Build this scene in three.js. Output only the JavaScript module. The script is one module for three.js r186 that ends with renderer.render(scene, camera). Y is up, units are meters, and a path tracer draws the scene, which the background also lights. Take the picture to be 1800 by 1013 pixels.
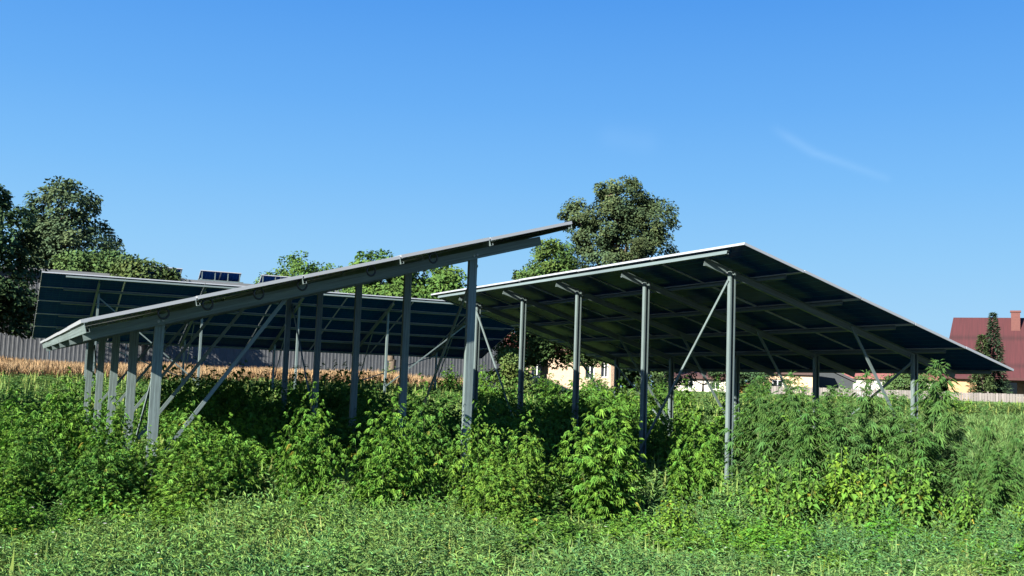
import * as THREE from 'three';
import { mergeGeometries } from 'three/addons/utils/BufferGeometryUtils.js';

// ------------------------------------------------------------------ camera, sky, sun, exposure
const EYE = 1.6;
const scene = new THREE.Scene();
const camera = new THREE.PerspectiveCamera(30.73, 1024 / 576, 0.1, 6000);
camera.position.set(0, EYE, 0);
camera.rotation.order = 'YXZ';
camera.rotation.set(0.0910, -0.4526, 0.0353);
camera.updateMatrixWorld();

const renderer = new THREE.WebGLRenderer({ antialias: true });
renderer.setSize(1024, 576);
renderer.toneMapping = THREE.LinearToneMapping;
renderer.toneMappingExposure = 3.5;
renderer.shadowMap.enabled = true;

const V = (x, y, z) => new THREE.Vector3(x, y, z);
const SUN_DIR = V(-1, 0.512, 0.375).normalize();
const sun = new THREE.DirectionalLight(new THREE.Color(1.0, 0.94, 0.83), 5.0);
sun.position.copy(SUN_DIR).multiplyScalar(120).add(V(8, 0, -15));
sun.target.position.set(8, 0, -15);
sun.castShadow = true;
Object.assign(sun.shadow.camera, { left: -60, right: 60, top: 60, bottom: -60, near: 1, far: 320 });
sun.shadow.mapSize.set(4096, 4096);
scene.add(sun, sun.target);

// clear morning sky: colour by height above the horizon, a little glow toward the sun, one thin contrail
{
  const W = 2048, H = 1024, data = new Float32Array(W * H * 4);
  const stops = [[-90, .30, .44, .55], [-4, .40, .62, .84], [0, .430, .700, .935], [4, .365, .665, .952], [7, .292, .610, .955], [11, .205, .520, .952], [15, .143, .432, .920], [21, .083, .328, .855], [40, .036, .185, .64], [90, .024, .120, .46]];
  const trail = [V(.6188, .244, -.7467), V(.6525, .2191, -.7255), V(.7019, .1943, -.6852)];
  const wisp = [V(.5028, .2345, -.832), V(.5305, .2297, -.816)];
  const segDist = (d, a, b) => {
    const ab = b.clone().sub(a), t = Math.max(0, Math.min(1, d.clone().sub(a).dot(ab) / ab.lengthSq()));
    return [a.clone().addScaledVector(ab, t).distanceTo(d), t];
  };
  const k = 1 / 3.5;                                     // the sky is set against the exposure
  for (let j = 0; j < H; j++) {
    const el = ((j + .5) / H - .5) * 180, y = Math.sin(el * Math.PI / 180), c = Math.cos(el * Math.PI / 180);
    let i0 = 0; while (i0 < stops.length - 2 && el > stops[i0 + 1][0]) i0++;
    const A = stops[i0], B = stops[i0 + 1], t = Math.min(1, Math.max(0, (el - A[0]) / (B[0] - A[0])));
    for (let i = 0; i < W; i++) {
      const phi = ((i + .5) / W - .5) * 2 * Math.PI, x = Math.cos(phi) * c, z = Math.sin(phi) * c;
      let r = A[1] + (B[1] - A[1]) * t, g = A[2] + (B[2] - A[2]) * t, b = A[3] + (B[3] - A[3]) * t;
      const s = Math.max(0, x * SUN_DIR.x + y * SUN_DIR.y + z * SUN_DIR.z), gl = .35 * Math.pow(s, 6);
      r += gl; g += gl * .95; b += gl * .8;
      if (el > 9 && el < 17 && x > .4 && z < -.5) {
        const d = V(x, y, z);
        let m = 0;
        for (let q = 0; q < 2; q++) {
          const [ds, tt] = segDist(d, trail[q], trail[q + 1]);
          const wd = q === 0 ? .0034 : .0026;
          const along = q === 0 ? Math.min(1, tt * 2.2) * .8 : (1 - tt * .55);
          m = Math.max(m, along * Math.exp(-(ds * ds) / (wd * wd)));
        }
        const [dw] = segDist(d, wisp[0], wisp[1]);
        m = .075 * m + .02 * Math.exp(-(dw * dw) / (.011 * .011));
        r += m; g += m * 1.0; b += m * .7;
      }
      const o = (j * W + i) * 4;
      data[o] = r * k; data[o + 1] = g * k; data[o + 2] = b * k; data[o + 3] = 1;
    }
  }
  const tex = new THREE.DataTexture(data, W, H, THREE.RGBAFormat, THREE.FloatType);
  tex.mapping = THREE.EquirectangularReflectionMapping;
  tex.magFilter = THREE.LinearFilter; tex.minFilter = THREE.LinearFilter;
  tex.wrapS = THREE.RepeatWrapping; tex.needsUpdate = true;
  scene.background = tex; scene.environment = tex;
}

// ------------------------------------------------------------------ helpers
function rngOf(seed) { let a = seed >>> 0; return () => { a = (a + 0x6D2B79F5) | 0; let t = Math.imul(a ^ (a >>> 15), 1 | a); t = (t + Math.imul(t ^ (t >>> 7), 61 | t)) ^ t; return ((t ^ (t >>> 14)) >>> 0) / 4294967296; }; }
const taken = new Map();
function numbered(name) { const n = taken.get(name) ?? 0; taken.set(name, n + 1); return n ? `${name}_${String(n).padStart(3, '0')}` : name; }
function tag(o, label, category, group, kind) { o.userData = { label, category }; if (group) o.userData.group = group; if (kind) o.userData.kind = kind; return o; }
function base(name, x, y, z, turn = 0) { const g = new THREE.Group(); g.name = numbered(name); g.position.set(x, y, z); g.rotation.y = turn; scene.add(g); return g; }
function part(name, geo, mat, parent) { const m = new THREE.Mesh(geo, mat); m.name = name; m.castShadow = m.receiveShadow = true; parent.add(m); return m; }
function structure(o) { o.userData.kind = 'structure'; return o; }
function box(w, h, d, x = 0, y = 0, z = 0) { return new THREE.BoxGeometry(w, h, d).translate(x, y, z); }
function bar(a, b, w, h) {            // rectangular bar from a to b: w across (z-ish), h in depth
  const len = a.distanceTo(b), g = new THREE.BoxGeometry(h, w, len);
  const m = new THREE.Matrix4().lookAt(b, a, Math.abs(b.clone().sub(a).normalize().y) > .95 ? V(1, 0, 0) : V(0, 1, 0));
  g.applyMatrix4(m); const c = a.clone().add(b).multiplyScalar(.5); return g.translate(c.x, c.y, c.z);
}
function tubeGeo(a, b, r0, r1, seg = 6) {
  const len = a.distanceTo(b), g = new THREE.CylinderGeometry(r1, r0, len, seg, 1, true);
  const q = new THREE.Quaternion().setFromUnitVectors(V(0, 1, 0), b.clone().sub(a).normalize());
  g.applyQuaternion(q); const c = a.clone().add(b).multiplyScalar(.5); return g.translate(c.x, c.y, c.z);
}
const smooth = (a, b, x) => { const t = Math.min(1, Math.max(0, (x - a) / (b - a))); return t * t * (3 - 2 * t); };
function hash2(i, j) { let h = Math.imul(i, 374761393) ^ Math.imul(j, 668265263); h = Math.imul(h ^ (h >>> 13), 1274126177); return ((h ^ (h >>> 16)) >>> 0) / 4294967296; }
function noise2(x, y) { const i = Math.floor(x), j = Math.floor(y), u = x - i, v = y - j, a = u * u * (3 - 2 * u), b = v * v * (3 - 2 * v); return (hash2(i, j) * (1 - a) + hash2(i + 1, j) * a) * (1 - b) + (hash2(i, j + 1) * (1 - a) + hash2(i + 1, j + 1) * a) * b; }
const fbm = (x, y) => .5 * noise2(x, y) + .3 * noise2(x * 2.1 + 7, y * 2.1 + 3) + .2 * noise2(x * 4.3 + 1, y * 4.3 + 9);
const ground = (x, z) => 1.2 * smooth(12, 50, Math.hypot(x, z)) + .05 * (fbm(x * .35 + 40, z * .35) - .5);

function dataTex(n, fn, rx = 1, ry = 1, srgb = true) {
  const d = new Uint8Array(n * n * 4);
  for (let j = 0; j < n; j++) for (let i = 0; i < n; i++) { const c = fn(i / n, j / n, i, j), o = (j * n + i) * 4; d[o] = c[0]; d[o + 1] = c[1]; d[o + 2] = c[2]; d[o + 3] = 255; }
  const t = new THREE.DataTexture(d, n, n); t.wrapS = t.wrapT = THREE.RepeatWrapping; t.magFilter = THREE.LinearFilter; t.minFilter = THREE.LinearFilter;
  t.repeat.set(rx, ry); if (srgb) t.colorSpace = THREE.SRGBColorSpace; t.needsUpdate = true; return t;
}
const lin = (r, g, b) => new THREE.Color().setRGB(r, g, b);
const std = (o) => new THREE.MeshStandardMaterial(o);

// ------------------------------------------------------------------ materials
const M = {};
const zincTex = dataTex(256, (u, v, i, j) => { const n = 70 + 40 * fbm(i / 9, j / 9) + 26 * noise2(i / 34, j / 34) + 8 * hash2(i, j); return [n * .885, n * 1.01, n * 1.01]; });
const zincRough = dataTex(256, (u, v, i, j) => { const n = 95 + 90 * fbm(i / 14 + 5, j / 14); return [n, n, n]; }, 1, 1, false);
M.zinc = std({ map: zincTex, roughnessMap: zincRough, roughness: .95, metalness: .12 });
M.zincDull = std({ map: zincTex, color: lin(1, 1, 1), roughness: .62, metalness: .08 });
M.alu = std({ color: lin(.28, .30, .325), roughness: .45, metalness: .15 });
const cellTex = dataTex(512, (u, v) => {
  const cu = (u * 6) % 1, cv = (v * 12) % 1, gapU = Math.min(cu, 1 - cu), gapV = Math.min(cv, 1 - cv), bus = Math.abs(((u * 6 * 5) % 1) - .5) < .09;
  const n = 6 * noise2(u * 6 | 0, (v * 12 | 0) * 3.3 + 1);
  if (gapU < .022) return [38, 88, 134];
  if (gapV < .03) return [22, 64, 110];
  return bus ? [14, 52, 108] : [9 + n * .4, 42 + n, 99 + n * 1.6];
});
M.cell = new THREE.MeshPhysicalMaterial({ map: cellTex, roughness: .22, metalness: 0, ior: 1.3, specularIntensity: .05 });
M.black = std({ color: lin(.012, .012, .013), roughness: .55 });
M.cable = std({ color: lin(.01, .01, .011), roughness: .5 });
M.bark = std({ map: dataTex(128, (u, v, i, j) => { const n = 50 + 60 * fbm(i / 5, j / 22); return [n * 1.05, n * .92, n * .78]; }), roughness: .95 });
M.stem = std({ color: lin(.075, .115, .035), roughness: .8 });
const leafMat = (t, rough = .62) => new THREE.MeshPhysicalMaterial({ vertexColors: true, roughness: rough, transmission: t, thickness: 0, ior: 1.3, side: THREE.DoubleSide, specularIntensity: .18 });
M.leaf = leafMat(.22);
M.treeLeaf = leafMat(.12, .7);
M.weed = leafMat(.2, .7);
M.straw = std({ vertexColors: true, roughness: .85, side: THREE.DoubleSide });
const soilTex = dataTex(512, (u, v, i, j) => { const n = fbm(i / 26, j / 26), m = fbm(i / 5 + 50, j / 5); const g = 34 + 46 * m; return n > .5 ? [g * .85, g * 1.12, g * .5] : [g * 1.05, g * .98, g * .66]; }, 1, 1);
M.soil = std({ map: soilTex, roughness: 1 });

// ------------------------------------------------------------------ ground: one sheet out to the horizon
{
  const rings = [0, 3, 5, 7, 9, 11, 13, 15, 17, 19, 21, 24, 27, 30, 34, 38, 42, 46, 50, 56, 64, 75, 90, 120, 180, 300, 600, 1500, 4000], nA = 160, pos = [], uv = [], idx = [];
  rings.forEach((r) => { for (let a = 0; a <= nA; a++) { const t = a / nA * 2 * Math.PI, x = r * Math.cos(t), z = r * Math.sin(t); pos.push(x, ground(x, z), z); uv.push(x / 6, z / 6); } });
  for (let i = 0; i < rings.length - 1; i++) for (let a = 0; a < nA; a++) { const p = i * (nA + 1) + a, q = p + nA + 1; idx.push(p, p + 1, q, p + 1, q + 1, q); }
  const g = new THREE.BufferGeometry(); g.setAttribute('position', new THREE.Float32BufferAttribute(pos, 3)); g.setAttribute('uv', new THREE.Float32BufferAttribute(uv, 2)); g.setIndex(idx); g.computeVertexNormals();
  const m = part('ground', g, M.soil, scene); structure(m);
}

// ------------------------------------------------------------------ leaf geometry collector
class Leaves {
  constructor() { this.p = []; this.c = []; }
  tri(a, b, c, k) { this.p.push(a.x, a.y, a.z, b.x, b.y, b.z, c.x, c.y, c.z); for (let i = 0; i < 3; i++) this.c.push(k[0], k[1], k[2]); }
  leaflet(p, d, side, n, L, W, k, fold = .25, droop = .12) {
    const mid = p.clone().addScaledVector(d, L * .42), a = mid.clone().addScaledVector(side, W * .5).addScaledVector(n, W * fold), b = mid.addScaledVector(side, -W * .5).addScaledVector(n, W * fold);
    const tip = p.clone().addScaledVector(d, L).addScaledVector(n, -L * droop);
    this.tri(p, a, tip, k); this.tri(p, tip, b, k);
  }
  palmate(p, d, n, size, count, spread, wr, k) {
    const side = d.clone().cross(n).normalize();
    for (let i = 0; i < count; i++) {
      const r = count > 1 ? (i / (count - 1)) * 2 - 1 : 0, a = r * spread;
      const dd = d.clone().multiplyScalar(Math.cos(a)).addScaledVector(side, Math.sin(a)).normalize(), ss = dd.clone().cross(n).normalize();
      const L = size * (1 - .42 * Math.abs(r) ** 1.3);
      this.leaflet(p, dd, ss, n, L, L * wr, k);
    }
  }
  build() {
    const g = new THREE.BufferGeometry(); g.setAttribute('position', new THREE.Float32BufferAttribute(this.p, 3)); g.setAttribute('color', new THREE.Float32BufferAttribute(this.c, 3));
    g.computeVertexNormals(); return g;
  }
}
const jit = (rng, c, v, h = .12) => { const s = 1 + (rng() - .5) * 2 * v, t = (rng() - .5) * 2 * h; return [c[0] * s * (1 + t), c[1] * s, c[2] * s * (1 - t * .8)]; };
function leafFrame(rng, out, tilt = .95) {     // leaf direction pointing outward and drooping, normal mostly up and out
  const d = V(out.x + (rng() - .5) * .9, -.25 + (rng() - .5) * .7, out.z + (rng() - .5) * .9).normalize();
  const n = V(out.x * tilt + (rng() - .5) * .7, 1, out.z * tilt + (rng() - .5) * .7); n.addScaledVector(d, -n.dot(d)).normalize();
  return [d, n];
}

// ------------------------------------------------------------------ plant kinds (unit size: 1 m high, 1 m across unless told)
function bushKind(seed, H, R, shoots, col, leafSize, leaflets, wr, dens = 1) {
  const rng = rngOf(seed), L = new Leaves(), stems = [];
  for (let s = 0; s < shoots; s++) {
    const a = (s + rng() * .8) / shoots * 2 * Math.PI * 2.4, rr = s === 0 ? .06 : Math.sqrt((s + .3) / shoots) * (.82 + .3 * rng());
    const tipH = H * (s === 0 ? 1 : (1 - .40 * rr ** 2) * (.80 + .17 * rng()));
    const A = V((rng() - .5) * .12, -.05, (rng() - .5) * .12), B = V(Math.cos(a) * R * rr, tipH, Math.sin(a) * R * rr);
    const at = (t) => V(A.x + (B.x - A.x) * Math.pow(t, .75), A.y + (B.y - A.y) * Math.pow(t, 1.12), A.z + (B.z - A.z) * Math.pow(t, .75));
    for (let q = 0; q < 3; q++) stems.push(tubeGeo(at(q * .3), at((q + 1) * .3), .011 - q * .0035, .0075 - q * .0033, 4));
    const nT = Math.round((14 + tipH * 16) * dens);
    for (let i = 0; i < nT; i++) {
      const t = .1 + .9 * (i + rng()) / nT, p = at(t), aa = i * 2.4 + rng(), out = V(Math.cos(aa), 0, Math.sin(aa));
      out.x += B.x / R * .5; out.z += B.z / R * .5; out.normalize();
      const tw = (.22 * (1 - t) ** .7 + .045) * (.7 + .6 * rng());           // side twig, short toward the tip: pointed shoots
      const nl = 2 + Math.round(5 * (1 - t) + 2 * rng());
      for (let k = 0; k < nl; k++) {
        const f = (k + .6) / nl, q = p.clone().addScaledVector(out, tw * f).add(V((rng() - .5) * .05, tw * f * .35 + (rng() - .5) * .05, (rng() - .5) * .05));
        const o2 = out.clone().add(V((rng() - .5) * 1.6, 0, (rng() - .5) * 1.6)).normalize(), [d, n] = leafFrame(rng, o2);
        L.palmate(q, d, n, leafSize * (.55 + .65 * rng()) * (t > .92 ? .75 : 1), leaflets, .95, wr, jit(rng, rng() < .012 ? [.2, .21, .04] : col, .32, .16));
      }
    }
  }
  return { leaves: L.build(), stems: mergeGeometries(stems) };
}
function hempKind(seed, H, R, col) {
  const rng = rngOf(seed), L = new Leaves(), stems = [], lean = V((rng() - .5) * .12, H, (rng() - .5) * .12);
  const at = (t) => V(lean.x * t * t, H * t - .05, lean.z * t * t);
  for (let q = 0; q < 4; q++) stems.push(tubeGeo(at(q / 4), at((q + 1) / 4), .014 - q * .003, .011 - q * .003, 5));
  const nodes = 34;
  for (let i = 0; i < nodes; i++) {
    const t = .08 + .92 * i / nodes, len = R * (t < .35 ? .75 + t : 1.1 * Math.pow((1 - t) / .65, .8) + .10) * (.75 + .5 * rng());
    for (let b = 0; b < 2; b++) {
      const a = i * 1.57 + b * Math.PI + (rng() - .5) * .7, out = V(Math.cos(a), 0, Math.sin(a)), p = at(t), e = p.clone().addScaledVector(out, len).add(V(0, len * (.75 - .3 * rng()), 0));
      stems.push(tubeGeo(p, e, .005, .002, 3));
      const nl = 3 + Math.round(len * 30);
      for (let k = 0; k < nl; k++) {
        const f = (k + .7) / nl, q = p.clone().lerp(e, f).add(V((rng() - .5) * .03, (rng() - .5) * .03, (rng() - .5) * .03)), o2 = out.clone().add(V((rng() - .5) * 1.8, 0, (rng() - .5) * 1.8)).normalize();
        const [d, n] = leafFrame(rng, o2, .8); d.y -= .35; d.normalize();
        L.palmate(q, d, n, (.075 + .06 * rng()) * (t > .85 ? .6 : 1), 5, 1.0, .17, jit(rng, col, .25));
      }
    }
  }
  for (let i = 0; i < 60; i++) { const t = .82 + .18 * rng(), a = rng() * 6.3, o = V(Math.cos(a), 0, Math.sin(a)), [d, n] = leafFrame(rng, o); d.y += .5; d.normalize(); L.leaflet(at(t).addScaledVector(o, .02), d, d.clone().cross(n).normalize(), n, .05 + .03 * rng(), .012, jit(rng, col, .2)); }
  return { leaves: L.build(), stems: mergeGeometries(stems) };
}
function broadKind(seed, H, R, col) {
  const rng = rngOf(seed), L = new Leaves(), stems = [];
  for (let s = 0; s < 15; s++) {
    const a = s * 2.4 + rng(), rr = Math.sqrt(s / 15), tipH = H * (1 - .42 * rr * rr) * (.82 + .2 * rng()), A = V((rng() - .5) * .1, -.05, (rng() - .5) * .1), B = V(Math.cos(a) * R * rr, tipH, Math.sin(a) * R * rr), at = (t) => A.clone().lerp(B, t);
    stems.push(tubeGeo(A, B, .008, .003, 4));
    const n0 = Math.round(40 + 34 * tipH);
    for (let i = 0; i < n0; i++) {
      const t = .08 + .92 * (i + rng()) / n0, aa = i * 2.4 + rng(), out = V(Math.cos(aa), 0, Math.sin(aa)), p = at(t).addScaledVector(out, (.03 + .13 * (1 - t)) * (.4 + rng())).add(V(0, (rng() - .3) * .05, 0)), [d, n] = leafFrame(rng, out, .9);
      const size = (.07 + .045 * rng()) * (t > .85 ? .6 : 1), side = d.clone().cross(n).normalize(), k = jit(rng, rng() < .022 ? [.25, .25, .045] : col, .3, .16);
      // ovate leaf: two kites, wide near the stalk
      L.leaflet(p, d, side, n, size, size * .72, k, .16, .25);
    }
  }
  return { leaves: L.build(), stems: mergeGeometries(stems) };
}
const G1 = [.096, .205, .030], G2 = [.116, .225, .034], G3 = [.084, .186, .034], GH = [.066, .142, .038], GB = [.115, .215, .028];
const KINDS = {
  bush: [bushKind(11, 1, .5, 21, G1, .076, 5, .36), bushKind(12, 1, .5, 22, G2, .070, 5, .38), bushKind(13, 1, .5, 20, G1, .080, 5, .34), bushKind(14, 1, .5, 21, G3, .074, 5, .38)],
  hemp: [hempKind(21, 1.6, .30, GH), hempKind(22, 1.6, .28, [.058, .13, .03]), hempKind(23, 1.6, .32, GH)],
  broad: [broadKind(31, 1, .42, GB), broadKind(32, 1, .42, [.088, .185, .03]), broadKind(33, 1, .42, GB)],
  spike: [hempKind(41, 1.4, .09, [.035, .07, .026])],
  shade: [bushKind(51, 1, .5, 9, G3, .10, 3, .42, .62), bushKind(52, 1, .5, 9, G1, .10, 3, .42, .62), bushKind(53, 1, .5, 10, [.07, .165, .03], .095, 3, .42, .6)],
};
const REF = { bush: [1, 1.15], hemp: [1.6, .72], broad: [1, .95], spike: [1.4, .2], shade: [1, 1.15] };
const PLANT_NAME = { bush: 'leafy_bush', hemp: 'hemp_plant', broad: 'broadleaf_weed', spike: 'seed_spike_plant', shade: 'undergrowth_plant' };
const prng = rngOf(77);
function plant(kind, x, z, h, w, label, group) {
  const list = KINDS[kind], k = list[Math.floor(prng() * list.length)];
  const g = base(PLANT_NAME[kind], x, ground(x, z) - .01, z, prng() * 6.283);
  tag(g, label, kind === 'bush' || kind === 'shade' ? 'bush' : 'plant', group);
  part('foliage', k.leaves, M.leaf, g); part('stem', k.stems, M.stem, g);
  const sy = h / REF[kind][0], sx = Math.max(sy * .5, Math.min(sy * 1.5, w / REF[kind][1]));
  g.scale.set(sx, sy, sx);
  return g;
}

// ------------------------------------------------------------------ solar tables
// local axes: x runs up the slope, y up, -z along the row; the origin is on the ground under the low corner
function solarTable(o) {
  const g = base('solar_table', o.x, 0, o.z, o.turn);
  tag(g, o.label, 'solar array', 'solar tables standing in the overgrown field');
  const tau = Math.atan(o.slope), ca = Math.cos(tau), sa = Math.sin(tau), slant = o.width / ca;
  const P = (s, d, z) => V(s * ca + d * sa, o.eave + s * sa - d * ca, z);   // s along the slope, d below the top face
  const pw = slant / o.rows, pl = o.length / o.cols, mw = pw - .018, ml = pl - .018;
  const lam = new THREE.BoxGeometry(mw - .022, .006, ml - .022);
  const fr = mergeGeometries([box(.014, .035, ml, -mw / 2 + .007), box(.014, .035, ml, mw / 2 - .007), box(mw - .028, .035, .014, 0, 0, -ml / 2 + .007), box(mw - .028, .035, .014, 0, 0, ml / 2 - .007)]);
  const jb = box(.09, .018, .06);
  const tr = rngOf(o.seed);
  for (let i = 0; i < o.rows; i++) for (let j = 0; j < o.cols; j++) {
    const m = part('solar_panel', lam, M.cell, g), c = P((i + .5) * pw, .0175 + (tr() - .5) * .006, -(j + .5) * pl);
    m.position.copy(c); m.rotation.z = tau + (tr() - .5) * .004; m.rotation.x = (tr() - .5) * .003;
    part('panel_frame', fr, M.alu, m);
    if (o.boxes) for (const q of [-.32, 0, .32]) { const b = part('junction_box', jb, M.black, m); b.position.set(0, -.0125, q * ml); }
  }
  // purlins under the panel joints
  const pd = .06, z0 = -o.insetNear, z1 = -(o.length - o.insetFar);
  for (let i = 0; i <= o.rows; i++) {
    const s = i === 0 ? .05 : i === o.rows ? slant - .045 : i * pw, dep = i === o.rows ? .05 : i === 0 && o.deepEave ? .10 : pd, gap = i === o.rows ? o.topGap ?? .036 : 0;
    const e = part('purlin', mergeGeometries([box(.004, dep, z0 - z1, -.016, 0, 0), box(.032, .004, z0 - z1, .002, dep / 2 - .002, 0), box(.032, .004, z0 - z1, .002, -dep / 2 + .002, 0), box(.004, dep * .3, z0 - z1, .016, -dep * .35 + .004, 0)]), i === 0 || i === o.rows ? M.zinc : M.zincDull, g);
    e.position.copy(P(s, .036 + gap + dep / 2, (z0 + z1) / 2)); e.rotation.z = tau;
    if (i === o.rows) e.geometry.rotateY(Math.PI);      // the top rail shows its closed face outward
  }
  // frames: low post, tall post, rafter, knee brace
  const top = .036 + pd, rd = .11, rz = .055;
  const rafterLen = o.raft1 - o.raft0;
  const rafGeo = mergeGeometries([box(rafterLen, rd, .005, 0, 0, .025), box(rafterLen, .005, .05, 0, rd / 2 - .0025, 0), box(rafterLen, .005, .05, 0, -rd / 2 + .0025, 0)]);
  const postGeo = (h) => mergeGeometries([box(.10, h, .006, 0, h / 2, .03), box(.006, h, .054, -.047, h / 2, 0), box(.006, h, .054, .047, h / 2, 0), box(.022, h, .005, -.033, h / 2, -.0275), box(.022, h, .005, .033, h / 2, -.0275)]);
  const bolt = new THREE.CylinderGeometry(.014, .014, .02, 6).rotateX(Math.PI / 2);
  const under = (x) => { const s = (x - (top + rd) * sa) / ca; return P(s, top + rd, 0).y; };
  const gy = (x, z) => ground(...(() => { const v = V(x, 0, z).applyAxisAngle(V(0, 1, 0), o.turn); return [v.x + o.x, v.z + o.z]; })());
  const hLow = under(o.low), hHigh = under(o.high);
  o.frames.forEach((z) => {
    const r = part('rafter', rafGeo, M.zinc, g); r.position.copy(P((o.raft0 + o.raft1) / 2, top + rd / 2, z + rz)); r.rotation.z = tau;
    for (const [x, h] of [[o.low, hLow], [o.high, hHigh]]) {
      const y0 = gy(x, z) - .25, p = part('post', postGeo(h + .07 - y0), M.zinc, g); p.position.set(x, y0, z - .005);
      for (const [bx, by] of [[-.022, .045], [.022, .06]]) { const b = part('bolt', bolt, M.alu, p); b.position.set(bx, h - y0 + by - .01, .085); }
      for (const by of [.80, .86]) { const b = part('bolt', bolt, M.alu, p); b.position.set(.012, .25 + by, .036); }
    }
    const a = V(o.low + .03, gy(o.low, z) + .62, z - .05), xb = o.low + 1.36, b = V(xb, under(xb) + .05, z - .05);
    part('brace', bar(a, b, .04, .025), M.zinc, g);
  });
  for (const [x, h, from, to] of [[o.low, hLow, 0, 1], [o.high, hHigh, 0, 1], [o.high, hHigh, 4, 3], [o.low, hLow, 4, 3]]) {
    const zf = o.frames[from], zt = o.frames[to];
    part('row_brace', bar(V(x + .058, h - .06, zf), V(x + .058, gy(x, zt) + .55, zt), .036, .02), M.zinc, g);
  }
  return { g, P, slant, pw, pl, top };
}
// near left table: low edge to the east, its plane almost edge-on to the eye
const tA = solarTable({ seed: 1, x: .675, z: -10.82, turn: 0, width: 5.36, length: 10.55, rows: 5, cols: 5, slope: .279, eave: EYE + .464, low: .812, high: 4.339, raft0: .03, raft1: 5.36, frames: [0, 1, 2, 3, 4].map((i) => -.59 - 2.2 * i), insetNear: .0, insetFar: .1, deepEave: true, topGap: 0,
  label: 'left solar table seen edge-on, its long sloping beam rising to the right' });
// right table: high edge toward the left one, sloping down to the right
solarTable({ seed: 2, x: 14.03, z: -22.4, turn: Math.PI, width: 5.21, length: 11.3, rows: 5, cols: 5, slope: .288, eave: EYE + .492, low: 1.14, high: 4.71, raft0: .12, raft1: 5.3, frames: [0, 1, 2, 3, 4].map((i) => -1.59 - 2.2 * i), insetNear: .45, insetFar: .38,
  label: 'right solar table showing its dark underside, sloping down toward the red-roofed house' });
// back table: turned a quarter, its high edge toward the eye
solarTable({ seed: 3, x: .94, z: -32.57 - 4.58, turn: -Math.PI / 2, width: 4.58, length: 15.92, rows: 5, cols: 7, slope: .385, eave: EYE + 2.72 - 4.58 * .385, low: .7, high: 3.75, raft0: .12, raft1: 4.75, frames: [0, 1, 2, 3, 4].map((i) => -1.62 - 3.03 * i), insetNear: .65, insetFar: .4,
  label: 'back solar table behind the left one, its dark underside facing the viewer' });
// loops of cable hanging under the near edge of the left table
{
  const loop = new THREE.TorusGeometry(.055, .011, 6, 18);
  for (const s of [.78, 1.22, 1.75, 2.22, 3.0, 3.75]) { const m = part('cable_loop', loop, M.cable, tA.g); m.position.copy(tA.P(s, .10, -.10)); m.rotation.y = .25; }
}

// ------------------------------------------------------------------ buildings
function wallWith(len, h, t, holes) {      // wall along x from 0..len, facing +z, with rectangular holes [x0,x1,y0,y1]
  const s = new THREE.Shape([[0, 0], [len, 0], [len, h], [0, h]].map(([x, y]) => new THREE.Vector2(x, y)));
  for (const [a, b, c, d] of holes) s.holes.push(new THREE.Path([[a, c], [b, c], [b, d], [a, d]].map(([x, y]) => new THREE.Vector2(x, y))));
  return new THREE.ExtrudeGeometry(s, { depth: t, bevelEnabled: false }).translate(0, 0, -t);
}
const plaster = (r, g, b) => std({ color: lin(r, g, b), map: dataTex(128, (u, v, i, j) => { const n = 218 + 37 * fbm(i / 12, j / 12); return [n, n, n]; }), roughness: .92 });
const roofMat = (r, g, b) => std({ color: lin(r, g, b), map: dataTex(128, (u, v, i, j) => { const n = 175 + 70 * fbm(i / 3, j / 3) - (j % 8 < 1 ? 40 : 0); return [n, n, n]; }, 1, 1), roughness: .8 });
M.glass = new THREE.MeshPhysicalMaterial({ color: lin(.02, .025, .03), roughness: .06, metalness: 0, specularIntensity: 1 });
M.trim = std({ color: lin(.7, .7, .68), roughness: .6 });
function windowIn(parent, x0, x1, y0, y1, zf) {
  const w = part('window', box(x1 - x0, y1 - y0, .02, (x0 + x1) / 2, (y0 + y1) / 2, zf - .14), M.glass, parent);
  const f = .07, cx = (x0 + x1) / 2, cy = (y0 + y1) / 2;
  part('window_frame', mergeGeometries([box(f, y1 - y0, .05, x0 + f / 2, cy, zf - .11), box(f, y1 - y0, .05, x1 - f / 2, cy, zf - .11), box(f * .8, y1 - y0 - .14, .05, cx, cy, zf - .11), box(x1 - x0 - .14, f, .05, cx, y0 + f / 2, zf - .11), box(x1 - x0 - .14, f, .05, cx, y1 - f / 2, zf - .11)]), M.trim, w);
  return w;
}
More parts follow.
